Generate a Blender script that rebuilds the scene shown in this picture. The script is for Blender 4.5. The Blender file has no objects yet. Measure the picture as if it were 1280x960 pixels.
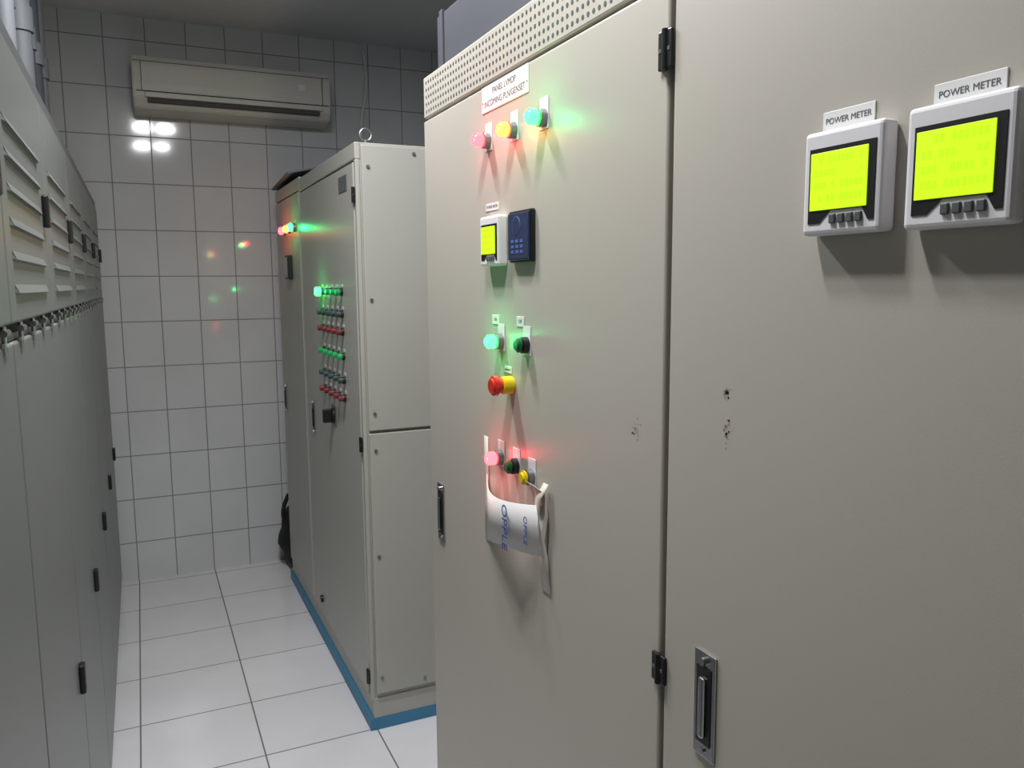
import bpy, bmesh, math, random
from mathutils import Matrix, Vector
random.seed(4)
sc=bpy.context.scene
def lin(c):
    c=c/255.0
    return c/12.92 if c<=.04045 else ((c+.055)/1.055)**2.4
def rgb(r,g,b): return (lin(r),lin(g),lin(b),1)
# ---------------------------------------------------------------- materials
def mat(name,col,rough=.5,metal=0,emit=None,es=0,var=.0,vscale=3,bump=0,bscale=200,coat=0):
    m=bpy.data.materials.new(name);m.use_nodes=True
    nt=m.node_tree;b=nt.nodes['Principled BSDF']
    b.inputs['Base Color'].default_value=rgb(*col)
    b.inputs['Roughness'].default_value=rough;b.inputs['Metallic'].default_value=metal
    if emit: b.inputs['Emission Color'].default_value=rgb(*emit);b.inputs['Emission Strength'].default_value=es
    if coat: b.inputs['Coat Weight'].default_value=coat
    if var or bump:
        geo=nt.nodes.new('ShaderNodeNewGeometry')
    if var:
        nz=nt.nodes.new('ShaderNodeTexNoise');nz.inputs['Scale'].default_value=vscale;nz.inputs['Detail'].default_value=4
        nt.links.new(geo.outputs['Position'],nz.inputs['Vector'])
        mx=nt.nodes.new('ShaderNodeMix');mx.data_type='RGBA'
        c=rgb(*col)
        mx.inputs[6].default_value=tuple(max(0,x*(1-var)) for x in c[:3])+(1,)
        mx.inputs[7].default_value=tuple(min(1,x*(1+var)) for x in c[:3])+(1,)
        nt.links.new(nz.outputs['Fac'],mx.inputs[0]);nt.links.new(mx.outputs[2],b.inputs['Base Color'])
    if bump:
        n2=nt.nodes.new('ShaderNodeTexNoise');n2.inputs['Scale'].default_value=bscale
        nt.links.new(geo.outputs['Position'],n2.inputs['Vector'])
        bp=nt.nodes.new('ShaderNodeBump');bp.inputs['Strength'].default_value=bump;bp.inputs['Distance'].default_value=.002
        nt.links.new(n2.outputs['Fac'],bp.inputs['Height']);nt.links.new(bp.outputs['Normal'],b.inputs['Normal'])
    return m
def tilemat(name,col,grout,bw,rh,ou,ov,axes,rough,mortar=.003,var=.03,wob=.5,bs=.4):
    m=bpy.data.materials.new(name);m.use_nodes=True
    nt=m.node_tree;b=nt.nodes['Principled BSDF'];N=nt.nodes.new;L=nt.links.new
    geo=N('ShaderNodeNewGeometry');sp=N('ShaderNodeSeparateXYZ');L(geo.outputs['Position'],sp.inputs[0])
    cb=N('ShaderNodeCombineXYZ')
    for i,(ax,o) in enumerate(zip(axes,(ou,ov))):
        a=N('ShaderNodeMath');a.operation='SUBTRACT';a.inputs[1].default_value=o-50*(bw if i==0 else rh)
        L(sp.outputs[ax],a.inputs[0]);L(a.outputs[0],cb.inputs[i])
    br=N('ShaderNodeTexBrick');br.offset=0;br.squash=1
    br.inputs['Scale'].default_value=1;br.inputs['Brick Width'].default_value=bw;br.inputs['Row Height'].default_value=rh
    br.inputs['Mortar Size'].default_value=mortar;br.inputs['Mortar Smooth'].default_value=.2
    c=rgb(*col)
    br.inputs['Color1'].default_value=c;br.inputs['Color2'].default_value=tuple(x*(1-var) for x in c[:3])+(1,)
    br.inputs['Mortar'].default_value=rgb(*grout)
    L(cb.outputs[0],br.inputs['Vector'])
    nz=N('ShaderNodeTexNoise');nz.inputs['Scale'].default_value=2.5;nz.inputs['Detail'].default_value=5
    L(geo.outputs['Position'],nz.inputs['Vector'])
    mr=N('ShaderNodeMapRange');mr.inputs[1].default_value=.3;mr.inputs[2].default_value=.7;mr.inputs[3].default_value=.93;mr.inputs[4].default_value=1.03
    L(nz.outputs['Fac'],mr.inputs[0])
    mm=N('ShaderNodeVectorMath');mm.operation='SCALE';L(br.outputs['Color'],mm.inputs[0]);L(mr.outputs[0],mm.inputs['Scale'])
    L(mm.outputs[0],b.inputs['Base Color'])
    r=N('ShaderNodeMapRange');r.inputs[3].default_value=rough;r.inputs[4].default_value=.8
    L(br.outputs['Fac'],r.inputs[0]);L(r.outputs[0],b.inputs['Roughness'])
    n2=N('ShaderNodeTexNoise');n2.inputs['Scale'].default_value=7;n2.inputs['Detail'].default_value=0;L(geo.outputs['Position'],n2.inputs['Vector'])
    ad=N('ShaderNodeMath');ad.operation='MULTIPLY_ADD';ad.inputs[1].default_value=-1.0
    L(br.outputs['Fac'],ad.inputs[0])
    sc2=N('ShaderNodeMath');sc2.operation='MULTIPLY';sc2.inputs[1].default_value=wob;L(n2.outputs['Fac'],sc2.inputs[0]);L(sc2.outputs[0],ad.inputs[2])
    bp=N('ShaderNodeBump');bp.inputs['Strength'].default_value=bs;bp.inputs['Distance'].default_value=.002
    L(ad.outputs[0],bp.inputs['Height']);L(bp.outputs['Normal'],b.inputs['Normal'])
    return m
M={}
M['beige']=mat('cabinet_beige_paint',(181,176,165),.4,var=.06,vscale=1.2,bump=.05,bscale=500)
M['beige2']=mat('cabinet_beige_paint_far',(172,171,162),.36,var=.05,vscale=1.5,bump=.05,bscale=500)
M['grey']=mat('switchgear_grey_paint',(113,117,115),.34,var=.06,vscale=2,bump=.08,bscale=500)
M['greyd']=mat('switchgear_grey_dark',(88,92,92),.4)
M['dark']=mat('gap_dark',(42,42,42),.8)
M['duct']=mat('duct_dark_grey',(70,72,79),.6,var=.05)
M['pipe']=mat('conduit_grey_plastic',(104,108,112),.6,var=.05)
M['black']=mat('black_plastic',(22,22,24),.4)
M['chrome']=mat('chrome_metal',(190,190,192),.22,1)
M['steel']=mat('galvanised_steel',(140,142,145),.4,.8,var=.1,vscale=20)
M['blue']=mat('blue_plinth_paint',(62,126,162),.5,var=.05,vscale=8)
M['white']=mat('white_plastic',(228,226,228),.4)
M['paper']=mat('white_label',(222,222,220),.5)
M['ink']=mat('ink_dark',(82,82,90),.6)
M['inkb']=mat('ink_blue',(60,80,150),.6)
M['ac']=mat('ac_cream_plastic',(204,202,193),.45)
M['acd']=mat('ac_shadow_slot',(76,76,74),.7)
M['lcd']=mat('lcd_green',(150,200,20),.4,emit=(200,243,20),es=.92)
M['lcdink']=mat('lcd_segment',(140,190,20),.4,emit=(190,238,20),es=.88)
M['glass']=mat('smoked_blue_glass',(50,60,90),.12,coat=.5)
M['bluetx']=mat('meter_blue_display',(84,104,164),.3)
M['red']=mat('red_plastic',(205,44,32),.35)
M['yellow']=mat('yellow_plastic',(225,195,20),.35)
M['green']=mat('green_plastic',(10,90,45),.35)
M['redL']=mat('lamp_red_lit',(180,20,25),.3,emit=(255,66,72),es=8)
M['yelL']=mat('lamp_yellow_lit',(200,110,30),.3,emit=(255,128,64),es=4)
M['grnL']=mat('lamp_green_lit',(10,160,60),.3,emit=(52,255,84),es=8)
M['grnM']=mat('lamp_green_dim',(20,140,80),.3,emit=(20,200,90),es=.12)
M['redD']=mat('lamp_red_off',(120,38,44),.35)
M['tealD']=mat('lamp_smoke_off',(50,72,72),.35)
M['tube']=mat('fluorescent_tube',(255,255,255),.4,emit=(245,248,255),es=26)
M['tape']=mat('masking_tape',(205,200,186),.5,var=.06,vscale=40)
M['card']=mat('white_cardboard',(216,214,212),.6,var=.03,vscale=15)
M['smudge']=mat('glue_smudge',(158,146,130),.6,var=.06,vscale=80)
M['ceil']=mat('ceiling_grey_paint',(216,217,220),.8,var=.05)
M['wallp']=mat('side_wall_grey_paint',(196,197,199),.8,var=.05)
M['bag']=mat('black_bag_fabric',(16,16,18),.7,var=.3,vscale=30)
M['tilew']=tilemat('wall_ceramic_tiles',(209,210,211),(134,133,131),.195,.24,.108,.215,(0,2),.07,.0028,wob=.35,bs=.3)
M['tilef']=tilemat('floor_ceramic_tiles',(232,231,234),(122,120,118),.39,.39,-.085,3.47,(0,1),.13,.003,wob=.2,bs=.3)
# ---------------------------------------------------------------- geometry
class Obj:
    def __init__(s,name,origin):
        s.o=Vector(origin);s.e=bpy.data.objects.new(name,None);s.e.empty_display_size=.05
        s.e.location=s.o;sc.collection.objects.link(s.e)
    def mesh(s,name,bm,m,smooth=False):
        me=bpy.data.meshes.new(name)
        bmesh.ops.recalc_face_normals(bm,faces=bm.faces)
        bmesh.ops.translate(bm,vec=-s.o,verts=bm.verts)
        bm.to_mesh(me);bm.free()
        if smooth:
            for p in me.polygons:p.use_smooth=True
            me.set_sharp_from_angle(angle=.7)
        me.materials.append(m if not isinstance(m,str) else M[m])
        ob=bpy.data.objects.new(name,me);sc.collection.objects.link(ob);ob.parent=s.e
        return ob
    def box(s,name,a,b,m,bev=0,seg=2):
        return s.mesh(name,bmbox([(a,b)],bev,seg),m)
    def boxes(s,name,L,m,bev=0,seg=2): return s.mesh(name,bmbox(L,bev,seg),m)
    def cyl(s,name,p,q,r,m,r2=None,seg=24,bev=0):
        bm=bmesh.new();addcyl(bm,p,q,r,r2,seg)
        if bev: 
            es=[e for e in bm.edges if len(e.link_faces)==2 and any(len(f.verts)>4 for f in e.link_faces)]
            bmesh.ops.bevel(bm,geom=es,offset=bev,segments=3,affect='EDGES')
        return s.mesh(name,bm,m,True)
    def text(s,name,body,pos,size,m,rot='face',ext=.0002):
        cu=bpy.data.curves.new(name,'FONT');cu.body=body;cu.size=size;cu.extrude=ext
        cu.align_x='CENTER';cu.align_y='CENTER';cu.materials.append(M[m])
        ob=bpy.data.objects.new(name,cu);sc.collection.objects.link(ob);ob.parent=s.e
        if rot=='face': R=Matrix(((0,0,-1),(-1,0,0),(0,1,0)))
        else: R=Matrix(((0,0,-1),(0,-1,0),(-1,0,0)))
        ob.matrix_local=Matrix.Translation(Vector(pos)-s.o)@R.to_4x4()
        return ob
def bmbox(L,bev=0,seg=2):
    bm=bmesh.new()
    for a,b in L:
        lo=[min(x,y) for x,y in zip(a,b)];hi=[max(x,y) for x,y in zip(a,b)]
        r=bmesh.ops.create_cube(bm,size=1)
        for v in r['verts']:
            v.co=Vector([lo[i]+(v.co[i]+.5)*(hi[i]-lo[i]) for i in range(3)])
    if bev: bmesh.ops.bevel(bm,geom=list(bm.edges),offset=bev,segments=seg,affect='EDGES',profile=.5)
    return bm
def addcyl(bm,p,q,r,r2=None,seg=24):
    p=Vector(p);q=Vector(q);d=q-p
    rot=d.to_track_quat('Z','Y').to_matrix().to_4x4()
    bmesh.ops.create_cone(bm,cap_ends=True,segments=seg,radius1=r,radius2=r if r2 is None else r2,depth=d.length,matrix=Matrix.Translation((p+q)/2)@rot)
def slab(name,a,b,m):
    bm=bmbox([(a,b)]);me=bpy.data.meshes.new(name);bm.to_mesh(me);bm.free()
    me.materials.append(M[m]);ob=bpy.data.objects.new(name,me);sc.collection.objects.link(ob);return ob
# ---------------------------------------------------------------- room
XL,XR,YB,YF,H=-.85,1.75,-2.2,4.7,2.97
slab('floor',(XL-.1,YB-.1,-.1),(XR+.1,YF+.1,0),'tilef')
slab('ceiling',(XL-.1,YB-.1,H),(XR+.1,YF+.1,H+.1),'ceil')
slab('wall_back',(XL-.1,YF,0),(XR+.1,YF+.1,H),'tilew')
slab('wall_left',(XL-.1,YB,0),(XL,YF,H),'wallp')
slab('wall_right',(XR,YB,0),(XR+.1,YF,H),'wallp')
slab('wall_front',(XL-.1,YB-.1,0),(XR+.1,YB,H),'wallp')
F=.675
# ---------------------------------------------------------------- near right cabinets
def handle(o,y0,y1,z0,z1,x=F):
    yc=(y0+y1)/2
    o.box('handle_plate',(x-.004,y0,z0),(x,y1,z1),'chrome',.0015)
    o.box('handle_recess',(x-.0055,y0+.007,z0+.02),(x-.0035,y1-.007,z1-.02),'black',.0005)
    o.box('handle_lever',(x-.011,yc-.006,z0+.03),(x-.005,yc+.006,z1-.035),'chrome',.003)
    o.cyl('handle_lock',(x-.004,yc,z1-.012),(x-.010,yc,z1-.012),.006,'chrome')
    o.cyl('handle_screw',(x-.004,yc,z0+.01),(x-.007,yc,z0+.01),.004,'chrome')
def hinge(o,y,z,h=.052,x=F,w=.032):
    o.box('hinge_leaf',(x-.006,y-w/2,z-h/2),(x,y+w/2,z+h/2),'black',.002)
    o.cyl('hinge_pin',(x-.005,y,z-h/2-.001),(x-.005,y,z+h/2+.001),.005,'black',seg=16)
    o.boxes('hinge_screws',[((x-.0068,y+s*w*.3-.0025,z-.0025),(x-.006,y+s*w*.3+.0025,z+.0025)) for s in (-1,1)],'steel')
def nearcab(y0,y1):
    o=Obj('electrical_cabinet',((F+1.45)/2,(y0+y1)/2,0))
    o.box('body',(F+.022,y0,.1),(1.45,y1,2.11),'beige',.003)
    o.box('plinth',(F+.03,y0+.005,0),(1.44,y1-.005,.1),'blue')
    o.box('door_seal',(F+.018,y0+.004,.105),(F+.022,y1-.004,2.0),'dark')
    o.box('door',(F,y0+.005,.11),(F+.018,y1-.005,2.004),'beige',.004,3)
    o.box('vent_band',(F+.002,y0+.001,2.012),(F+.022,y1-.001,2.11),'beige',.003)
    bm=bmesh.new()
    y=y0+.02
    while y<y1-.015:
        for r in range(5):
            z=2.026+r*.0172
            addcyl(bm,(F+.0024,y,z),(F+.0014,y,z),.0042,seg=8)
        y+=.0172
    o.mesh('vent_perforations',bm,M['greyd'])
    return o
c1=nearcab(.935,1.975)
c2=nearcab(-.105,.933)
c3=nearcab(-1.145,-.107)
handle(c1,1.868,1.912,.945,1.095)
handle(c2,.808,.852,.948,1.10)
hinge(c1,.942,1.915);hinge(c1,.936,1.03,.044)
o=Obj('busbar_duct',(1.0,.9,2.112))
o.box('duct_casing',(.70,-1.1,2.112),(1.35,1.93,2.245),'duct',.003)
o.boxes('duct_flanges',[((.694,y,2.112),(1.36,y+.02,2.25)) for y in (-.5,.3,1.1,1.88)],'duct',.002)
# faint glue residue
def smudge(y,z,w,h,x=F):
    o=Obj('glue_residue',(x-.0001,y,z));bm=bmesh.new()
    for i in range(30):
        a=random.gauss(0,w*.5);b=random.gauss(0,h*.6);r=random.uniform(.0008,.0025)
        addcyl(bm,(x,y+a,z+b),(x-.0001,y+a,z+b),r,seg=6)
    o.mesh('residue_flakes',bm,M['smudge'])
smudge(1.009,1.378,.012,.012);smudge(.803,1.459,.005,.006);smudge(.801,1.41,.007,.013)
# lamps & buttons
GC={'redL':(1,.05,.07),'yelL':(1,.30,.06),'grnL':(.03,1,.24)}
def pilot(name,y,z,lens,r=.014,prot=.036,plate=True,x=F,collar='steel',glow=.24):
    o=Obj(name,(x,y,z))
    if plate: o.box('legend_plate',(x-.0015,y-.0165,z-.02),(x,y+.0165,z+.036),'white',.0005)
    o.cyl('collar',(x,y,z),(x-.014,y,z),r+.002,collar,bev=.001)
    o.cyl('lens',(x-.012,y,z),(x-prot,y,z),r,lens,bev=.005)
    if lens in GC: glowl(o,(x-prot-.008,y,z),GC[lens],glow)
    return o
def glowl(o,p,c,e):
    l=bpy.data.lights.new('lamp_glow','POINT');l.energy=e;l.color=c;l.shadow_soft_size=.006
    lo=bpy.data.objects.new('lamp_glow',l);sc.collection.objects.link(lo);lo.parent=o.e;lo.location=Vector(p)-o.o
pilot('indicator_lamp',1.56,1.893,'redL');pilot('indicator_lamp',1.435,1.893,'yelL');pilot('indicator_lamp',1.31,1.893,'grnL')
pilot('indicator_lamp',1.505,1.483,'grnL');pilot('push_button',1.385,1.483,'green',collar='black',prot=.026)
pilot('indicator_lamp',1.51,1.238,'redL');pilot('push_button',1.435,1.235,'green',collar='black',prot=.026);pilot('push_button',1.365,1.228,'yellow',collar='steel',prot=.026)
o=Obj('emergency_stop_button',(F,1.455,1.398))
o.cyl('collar',(F,1.455,1.398),(F-.024,1.455,1.398),.018,'yellow',bev=.002)
o.cyl('stem',(F-.022,1.455,1.398),(F-.034,1.455,1.398),.012,'red')
o.cyl('mushroom_head',(F-.030,1.455,1.398),(F-.048,1.455,1.398),.021,'red',r2=.019,bev=.005)
def label(y0,y1,z0,z1,lines,size,x=F):
    o=Obj('name_label',(x,(y0+y1)/2,(z0+z1)/2))
    o.box('plate',(x-.0015,y0,z0),(x,y1,z1),'paper',.0006)
    n=len(lines)
    for i,t in enumerate(lines):
        o.text('lettering',t,(x-.0016,(y0+y1)/2,(z0+z1)/2+((n-1)/2-i)*size*1.25),size,'ink')
label(1.372,1.592,1.951,2.003,['PANEL LVMDP','" INCOMING PLN/GENSET "'],.0175)
label(.592,.659,1.757,1.778,['POWER METER'],.0088)
label(.458,.527,1.757,1.778,['POWER METER'],.0088)
label(1.512,1.578,1.751,1.766,['POWER METER'],.0085)
label(1.515,1.55,1.517,1.537,['ON'],.01);label(1.396,1.43,1.517,1.537,['OFF'],.01)
label(1.455,1.49,1.420,1.434,['EMERGENCY'],.005)
def meter(yc,zc,w=.106,x=F,d=.021):
    o=Obj('power_meter',(x,yc,zc));h=w*1.05
    o.box('housing',(x-d,yc-w/2,zc-h/2),(x,yc+w/2,zc+h/2),'white',.005,3)
    k=w/.106
    xs=x-d-.0008
    pts=[(.043,.037),(-.045,.037),(-.045,-.043),(-.038,-.043),(-.030,-.030),(.012,-.030),(.027,-.043),(.043,-.043)]
    bm=bmesh.new()
    vs=[bm.verts.new((xs,yc+a*k,zc+b*k)) for a,b in pts];f=bm.faces.new(vs)
    r=bmesh.ops.extrude_face_region(bm,geom=[f]);bmesh.ops.translate(bm,vec=(.0015,0,0),verts=[v for v in r['geom'] if isinstance(v,bmesh.types.BMVert)])
    o.mesh('fascia',bm,M['black'])
    o.box('lcd_screen',(xs-.0012,yc-.036*k,zc-.029*k),(xs,yc+.040*k,zc+.032*k),'lcd',.0005)
    L=[]
    for r_ in range(4):
        for c in range(11):
            if random.random()<.8:
                yy=yc+(.032-c*.006)*k;zz=zc+(.024-r_*.0135)*k
                L.append(((xs-.0014,yy-.0019*k,zz-.0035*k),(xs-.0012,yy+.0019*k,zz+.0035*k)))
    o.boxes('lcd_segments',L,'lcdink')
    o.boxes('keys',[((xs-.002,yc+(.008-i*.0115-.004)*k,zc-.044*k),(xs+.002,yc+(.008-i*.0115+.004)*k,zc-.034*k)) for i in range(4)],'greyd',.001)
    return o
meter(.614,1.702,.102);meter(.486,1.702,.105);meter(1.518,1.687,.096)
def amm(yc,zc,w=.098,x=F):
    o=Obj('digital_ammeter',(x,yc,zc))
    o.box('housing',(x-.010,yc-w/2,zc-w/2),(x,yc+w/2,zc+w/2),'black',.003)
    o.box('glass_front',(x-.015,yc-w/2+.004,zc-w/2+.004),(x-.009,yc+w/2-.004,zc+w/2-.004),'glass',.003)
    L=[]
    for r_ in range(3):
        for c in range(3): 
            L.append(((x-.0156,yc+.022-c*.02-.006,zc-.012-r_*.010),(x-.0149,yc+.022-c*.02+.006,zc-.006-r_*.010)))
    o.boxes('display_marks',L,'bluetx')
    o.cyl('dial_ring',(x-.0149,yc+.005,zc+.02),(x-.0156,yc+.005,zc+.02),.018,'bluetx')
    o.cyl('dial_face',(x-.0155,yc+.005,zc+.02),(x-.0160,yc+.005,zc+.02),.0165,'glass')
amm(1.395,1.69)
# taped cardboard catch-tray
o=Obj('taped_cardboard_pocket',(F,1.45,1.12))
bm=bmesh.new();n=20;rows=[]
def bul(t): return .05*math.sin(math.pi*t**1.25)**.85 if 0<t<1 else 0
for i in range(n+1):
    t=i/n;y=1.585-t*.285
    b=bul(t);row=[]
    zt=1.186-.008*math.sin(math.pi*t);zb=1.040+.045*min(1,t*1.6)
    for j,s in enumerate((0,.5,1)):
        row.append(bm.verts.new((F-.002-b*(1-.2*s),y,zt+(zb-zt)*s)))
    rows.append(row)
for i in range(n):
    for j in range(2): bm.faces.new((rows[i][j],rows[i+1][j],rows[i+1][j+1],rows[i][j+1]))
ob=o.mesh('bent_card',bm,M['card'],True);sm=ob.modifiers.new('t','SOLIDIFY');sm.thickness=.0015
def strip(nm,pts,w):
    bm=bmesh.new();pv=None
    for (y,z,dx) in pts:
        a=bm.verts.new((F-dx,y-w/2,z));b=bm.verts.new((F-dx,y+w/2,z))
        if pv: bm.faces.new((pv[0],pv[1],b,a))
        pv=(a,b)
    ob=o.mesh(nm,bm,M['tape'],True);s=ob.modifiers.new('t','SOLIDIFY');s.thickness=.0006
strip('tape_left',[(1.59,1.27,.0015),(1.588,1.2,.002),(1.585,1.12,.004),(1.588,1.035,.0015)],.022)
strip('tape_right',[(1.335,1.225,.022),(1.312,1.212,.010),(1.306,1.17,.006),(1.314,1.12,.009),(1.308,1.085,.005),(1.304,1.015,.0015)],.036)
strip('tape_right_fold',[(1.295,1.23,.006),(1.305,1.2,.018),(1.32,1.16,.014),(1.315,1.11,.012)],.020)
o.text('printed_logo','OPPLE',(F-.0525,1.385,1.128),.033,'inkb','down',.0004)
o.text('printed_logo_small','OPPLE',(F-.035,1.327,1.135),.020,'inkb','down',.0004)
# ---------------------------------------------------------------- far cabinets (right row)
def farcab(y0,y1,top,panel):
    o=Obj('control_cabinet',((F+1.45)/2,(y0+y1)/2,0))
    o.box('body',(F+.016,y0+.004,.045),(1.45,y1,top),'beige2',.003)
    o.box('plinth_blue',(F-.004,y0-.002,0),(1.45,y1+.004,.045),'blue',.002)
    o.box('base_frame',(F+.008,y0-.001,.045),(1.449,y1-.001,.12),'beige2',.003)
    o.box('top_rail',(F,y0,top-.055),(F+.018,y1,top),'beige2',.003)
    o.box('door_seal',(F+.010,y0+.012,.12),(F+.016,y1-.002,top-.05),'dark')
    o.box('door',(F,y0+.032,.125),(F+.012,y1-.006,top-.062),'beige2',.003)
    o.box('corner_post',(F+.001,y0,.115),(F+.016,y0+.022,top-.055),'beige2',.003)
    if panel:
        o.boxes('side_panels',[((F+.02,y0-.012,.14),(1.43,y0+.006,1.09)),((F+.02,y0-.012,1.10),(1.43,y0+.006,top-.01))],'beige2',.003)
        bm=bmesh.new()
        for z in (.2,.65,1.03,1.16,1.55,top-.08,):
            for x in (F+.04,1.40): addcyl(bm,(x,y0-.012,z),(x,y0-.016,z),.006,seg=10)
        for z in (.165,top-.03): addcyl(bm,(F+.2,y0-.012,z),(F+.2,y0-.016,z),.006,seg=10)
        o.mesh('panel_screws',bm,M['steel'])
    return o
f1=farcab(2.68,3.69,2.07,True)
f2=farcab(3.695,4.36,2.08,False)
for z in (1.9,1.05,.2): hinge(f1,2.70,z,.05,w=.03)
handle(f1,3.52,3.56,.95,1.10)
handle(f2,4.26,4.30,.94,1.09)
f1.cyl('cam_lock',(F,3.5,.2),(F-.01,3.5,.2),.016,'black')
f1.box('label_plate',(F-.002,2.80,1.925),(F,2.92,1.98),'greyd',.001)
bm=bmesh.new()
for i in range(16):
    a=2*math.pi*i/16;b=2*math.pi*(i+1)/16
    c=Vector((.73,2.74,2.105));addcyl(bm,c+Vector((.02*math.cos(a),0,.02*math.sin(a))),c+Vector((.02*math.cos(b),0,.02*math.sin(b))),.004,seg=8)
addcyl(bm,(.73,2.74,2.07),(.73,2.74,2.087),.009,seg=12)
f1.mesh('lifting_eyebolt',bm,M['steel'],True)
# button array
o=Obj('indicator_button_array',(F,3.09,1.38))
zs=[1.576,1.495,1.43,1.34,1.252,1.185];cm=['grnM','tealD','redD','grnM','tealD','redD']
for r_,z in enumerate(zs):
    B=bmesh.new();Cc=bmesh.new()
    for c in range(5):
        y=3.26-c*.085
        addcyl(Cc,(F,y,z),(F-.010,y,z),.014,seg=16)
        if r_==0 and c==0: continue
        addcyl(B,(F-.008,y,z),(F-.026,y,z),.011,seg=16)
    o.mesh('collars_row_%d'%(r_+1),Cc,M['black']);o.mesh('lenses_row_%d'%(r_+1),B,M[cm[r_]])
    o.boxes('row_labels_%d'%(r_+1),[((F-.001,3.26-c*.085-.014,z+.018),(F,3.26-c*.085+.014,z+.028)) for c in range(5)],'paper')
o.cyl('lit_lens',(F-.008,3.26,zs[0]),(F-.032,3.26,zs[0]),.018,'grnL',bev=.003)
glowl(o,(F-.042,3.26,zs[0]),GC['grnL'],.25)
o=Obj('selector_switch',(F,3.13,1.09))
o.cyl('escutcheon',(F,3.13,1.09),(F-.012,3.13,1.09),.03,'black',bev=.002)
o.box('knob',(F-.045,3.12,1.063),(F-.010,3.14,1.117),'black',.004)
o.box('plate',(F-.003,3.09,1.05),(F,3.17,1.13),'greyd',.001)
for y,l in ((4.07,'redL'),(3.94,'yelL'),(3.81,'grnL')): pilot('indicator_lamp',y,1.865,l,r=.018,glow=.4)
o=Obj('panel_meter',(F,3.98,1.69));
o.box('housing',(F-.02,3.93,1.63),(F,4.03,1.745),'black',.003);o.box('glass',(F-.023,3.94,1.64),(F-.019,4.02,1.735),'glass',.001)
# folded sheet on top of the far cabinet
o=Obj('folded_cardboard_sheet',(.8,4.1,2.083))
bm=bmesh.new();P=[(.665,4.40,2.095),(.66,3.88,2.115),(.80,3.86,2.145),(.98,3.9,2.10),(.98,4.38,2.085)]
vs=[bm.verts.new(p) for p in P];bm.faces.new(vs[:3]);bm.faces.new((vs[0],vs[2],vs[3],vs[4]))
ob=o.mesh('sheet_lid',bm,M['pipe']);s=ob.modifiers.new('t','SOLIDIFY');s.thickness=.008;s.offset=1
o.box('sheet_flat',(.70,3.9,2.082),(1.0,4.33,2.092),'pipe',.003)
# black bag between cabinet and wall
o=Obj('black_bag',(.75,4.53,0));bm=bmesh.new()
bmesh.ops.create_uvsphere(bm,u_segments=24,v_segments=16,radius=1)
for v in bm.verts:
    z=v.co.z;k=1.0-.35*max(0,z)
    v.co=Vector((.75+v.co.x*.11*k+.008*math.sin(9*z),4.53+v.co.y*.13*k,.2+z*.2+(.012*math.sin(7*v.co.x))))
    v.co.z=max(.0,v.co.z)
o.mesh('bag_body',bm,M['bag'],True)
bm=bmesh.new();pr=None
for i in range(9):
    t=i/8;p=Vector((.70-.035*math.sin(math.pi*t),4.5,.22+.22*t))
    if pr is not None: addcyl(bm,pr,p,.012,seg=8)
    pr=p
o.mesh('bag_strap',bm,M['bag'],True)
# ---------------------------------------------------------------- left switchgear
LX=-.165
for i,y0 in enumerate([-1.27,-.62,.03,.68,1.33,1.98,2.63,3.28,3.93]):
    y1=y0+.65
    o=Obj('switchgear_cabinet',(-.45,(y0+y1)/2,0))
    o.box('body',(XL+.02,y0+.001,.06),(LX-.02,y1-.001,1.988),'grey',.002)
    o.box('plinth',(XL+.02,y0+.002,0),(LX-.03,y1-.002,.06),'greyd')
    o.box('door_seal',(LX-.021,y0+.003,.07),(LX-.012,y1-.003,1.985),'dark')
    o.box('lower_door',(LX-.014,y0+.004,.075),(LX,y1-.004,1.522),'grey',.004,3)
    o.box('upper_door',(LX-.014,y0+.004,1.548),(LX,y1-.004,1.985),'grey',.004,3)
    o.box('top_cap',(XL+.02,y0+.0005,1.988),(LX-.004,y1-.0005,2.02),'greyd',.003)
    bm=bmesh.new()
    for z in (1.60,1.65,1.70,1.75,1.80,1.85):
        b2=bmbox([((LX-.004,y0+.06,z-.010),(LX+.006,y0+.52,z+.010))],0)
        for v in b2.verts:
            if v.co.x>LX and v.co.z>z: v.co.x=LX-.002
            if v.co.x>LX: v.co.y=y0+.29+(v.co.y-y0-.29)*.95
        tmp=bpy.data.meshes.new('t');b2.to_mesh(tmp);b2.free();bm.from_mesh(tmp);bpy.data.meshes.remove(tmp)
    bmesh.ops.bevel(bm,geom=list(bm.edges),offset=.002,segments=2,affect='EDGES')
    o.mesh('louvres',bm,M['grey'])
    o.box('lower_lock',(LX,y1-.095,.72),(LX+.012,y1-.065,.785),'black',.004)
    o.box('upper_lock',(LX,y1-.10,1.72),(LX+.012,y1-.07,1.785),'black',.004)
    bm=bmesh.new();Lb=[]
    for k in range(4):
        y=y0+.08+k*.16
        addcyl(bm,(LX+.003,y-.02,1.540),(LX+.003,y+.02,1.540),.005,seg=12)
        addcyl(bm,(LX+.001,y,1.522),(LX+.001,y,1.549),.0035,seg=10)
        Lb.append(((LX-.002,y-.011,1.510),(LX+.003,y+.011,1.528)))
    o.mesh('joint_bolts',bm,M['chrome'],True);o.boxes('joint_clips',Lb,'chrome',.001)
    o.box('joint_strip',(LX-.012,y0+.003,1.524),(LX-.006,y1-.003,1.534),'greyd')
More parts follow.
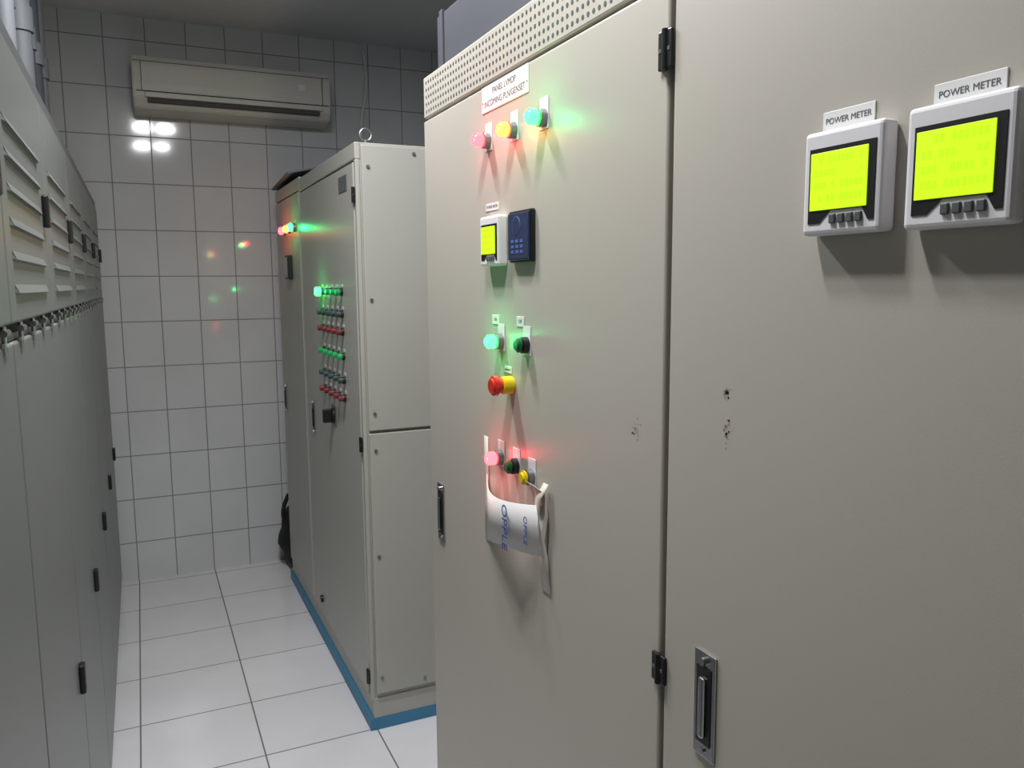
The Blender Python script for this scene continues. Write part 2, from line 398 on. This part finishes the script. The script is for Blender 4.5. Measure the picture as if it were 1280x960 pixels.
# conduits and tray above left cabinets
o=Obj('cable_conduits',(-.3,2.8,2.021))
for i,(y,x,r,m) in enumerate([(1.75,-.27,.03,'pipe'),(2.05,-.25,.02,'duct'),(2.2,-.28,.035,'duct'),(2.42,-.26,.022,'pipe'),(2.62,-.29,.03,'duct'),(2.85,-.27,.03,'pipe'),(3.05,-.27,.018,'duct'),(3.25,-.28,.03,'duct'),(3.45,-.28,.028,'pipe')]):
    o.cyl('conduit_%d'%(i+1),(x,y,2.021),(x,y,2.969),r,m,seg=16)
    o.cyl('gland_%d'%(i+1),(x,y,2.021),(x,y,2.06),r+.012,'duct',seg=16)
    o.cyl('coupling_%d'%(i+1),(x,y,2.35),(x,y,2.42),r+.006,'pipe',seg=16)
o=Obj('cable_tray',(-.55,1.5,2.3))
o.boxes('tray_rails',[((-.42,-1.2,2.22),(-.40,3.9,2.32)),((-.72,-1.2,2.22),(-.70,3.9,2.32))],'duct',.002)
o.boxes('tray_rungs',[((-.71,-1.1+k*.3,2.23),(-.41,-1.07+k*.3,2.25)) for k in range(17)],'duct')
o.boxes('tray_hangers',[((-.42,y,2.22),(-.40,y+.03,2.969)) for y in (-1.0,0.2,1.4,2.6,3.8)],'duct')
o.boxes('cable_bundle',[((-.68+k*.06,-1.2,2.25),(-.64+k*.06,3.9,2.28+.01*(k%2))) for k in range(4)],'black',.012)
# ---------------------------------------------------------------- air conditioner
o=Obj('air_conditioner',(.52,4.6,2.6))
prof=[(4.70,2.745),(4.56,2.745),(4.515,2.735),(4.50,2.70),(4.495,2.60),(4.50,2.535),(4.53,2.49),(4.60,2.475),(4.70,2.475)]
bm=bmesh.new()
A=[bm.verts.new((.035,y,z)) for y,z in prof];B=[bm.verts.new((1.01,y,z)) for y,z in prof]
bm.faces.new(A);bm.faces.new(B[::-1])
for i in range(len(prof)):
    j=(i+1)%len(prof);bm.faces.new((A[i],B[i],B[j],A[j]))
bmesh.ops.recalc_face_normals(bm,faces=bm.faces)
bmesh.ops.bevel(bm,geom=list(bm.edges),offset=.006,segments=3,affect='EDGES')
o.mesh('casing',bm,M['ac'])
o.box('outlet_slot',(.10,4.492,2.512),(.95,4.53,2.532),'acd',.002)
bm=bmbox([((.09,4.484,2.535),(.96,4.497,2.56))],.003);o.mesh('air_deflector',bm,M['ac'])
o.box('panel_seam',(.05,4.4935,2.563),(1.0,4.50,2.567),'acd')
o.box('top_panel_seam',(.04,4.502,2.708),(1.005,4.51,2.711),'acd')
o.box('end_seam_left',(.075,4.4925,2.567),(.078,4.50,2.705),'acd');o.box('end_seam_right',(.965,4.4925,2.567),(.968,4.50,2.705),'acd')
o.box('status_display',(.84,4.4925,2.63),(.875,4.497,2.665),'paper',.001)
# wall cable
o=Obj('wall_cable',(1.25,4.69,2.5));bm=bmesh.new();pr=None
for i in range(13):
    t=i/12;p=Vector((1.245+.02*math.sin(t*9),4.69,2.93-.85*t))
    if pr is not None: addcyl(bm,pr,p,.006,seg=8)
    pr=p
o.mesh('cable',bm,M['paper'],True)
# ---------------------------------------------------------------- ceiling lamps: compact twin-lamp fittings
def lamp(x,y,pw):
    o=Obj('fluorescent_ceiling_light',(x,y,H-.001))
    o.box('housing',(x-.2,y-.06,H-.03),(x+.2,y+.06,H-.001),'white',.004)
    for i,dx in enumerate((-.085,.085)):
        bm=bmesh.new()
        for dy in (-.03,0,.03): addcyl(bm,(x+dx-.055,y+dy,H-.055),(x+dx+.055,y+dy,H-.055),.011,seg=12)
        o.mesh('tubes_%d'%(i+1),bm,M['tube'],True)
        o.boxes('sockets_%d'%(i+1),[((x+dx+s*.06-.006,y-.045,H-.065),(x+dx+s*.06+.006,y+.045,H-.03)) for s in (-1,1)],'white')
        l=bpy.data.lights.new('tube_light','AREA');l.shape='RECTANGLE';l.size=.11;l.size_y=.10;l.energy=pw;l.color=(.98,.98,1)
        lo=bpy.data.objects.new('tube_light',l);sc.collection.objects.link(lo);lo.parent=o.e;lo.location=(dx,0,-.072)
lamp(.2,2.0,15.5);lamp(.2,1.0,11.5)
w=bpy.data.worlds.new('w');sc.world=w;w.use_nodes=True;w.node_tree.nodes['Background'].inputs[0].default_value=(.5,.55,.6,1);w.node_tree.nodes['Background'].inputs[1].default_value=.2
# ---------------------------------------------------------------- camera
def nrm(v): return Vector(v).normalized()
Yc=nrm((-.468,.1215,-1));Zc=nrm((-.06,8,1));Xc=Yc.cross(Zc).normalized();Zc=Xc.cross(Yc)
cam=bpy.data.cameras.new('camera');cam.sensor_width=36;cam.lens=28.125;cam.clip_start=.02
co=bpy.data.objects.new('camera',cam);sc.collection.objects.link(co)
R=Matrix((Xc,Yc,Zc));co.matrix_world=Matrix.Translation((0,0,1.6))@R.to_4x4()
sc.camera=co
sc.view_settings.view_transform='Standard';sc.view_settings.exposure=0
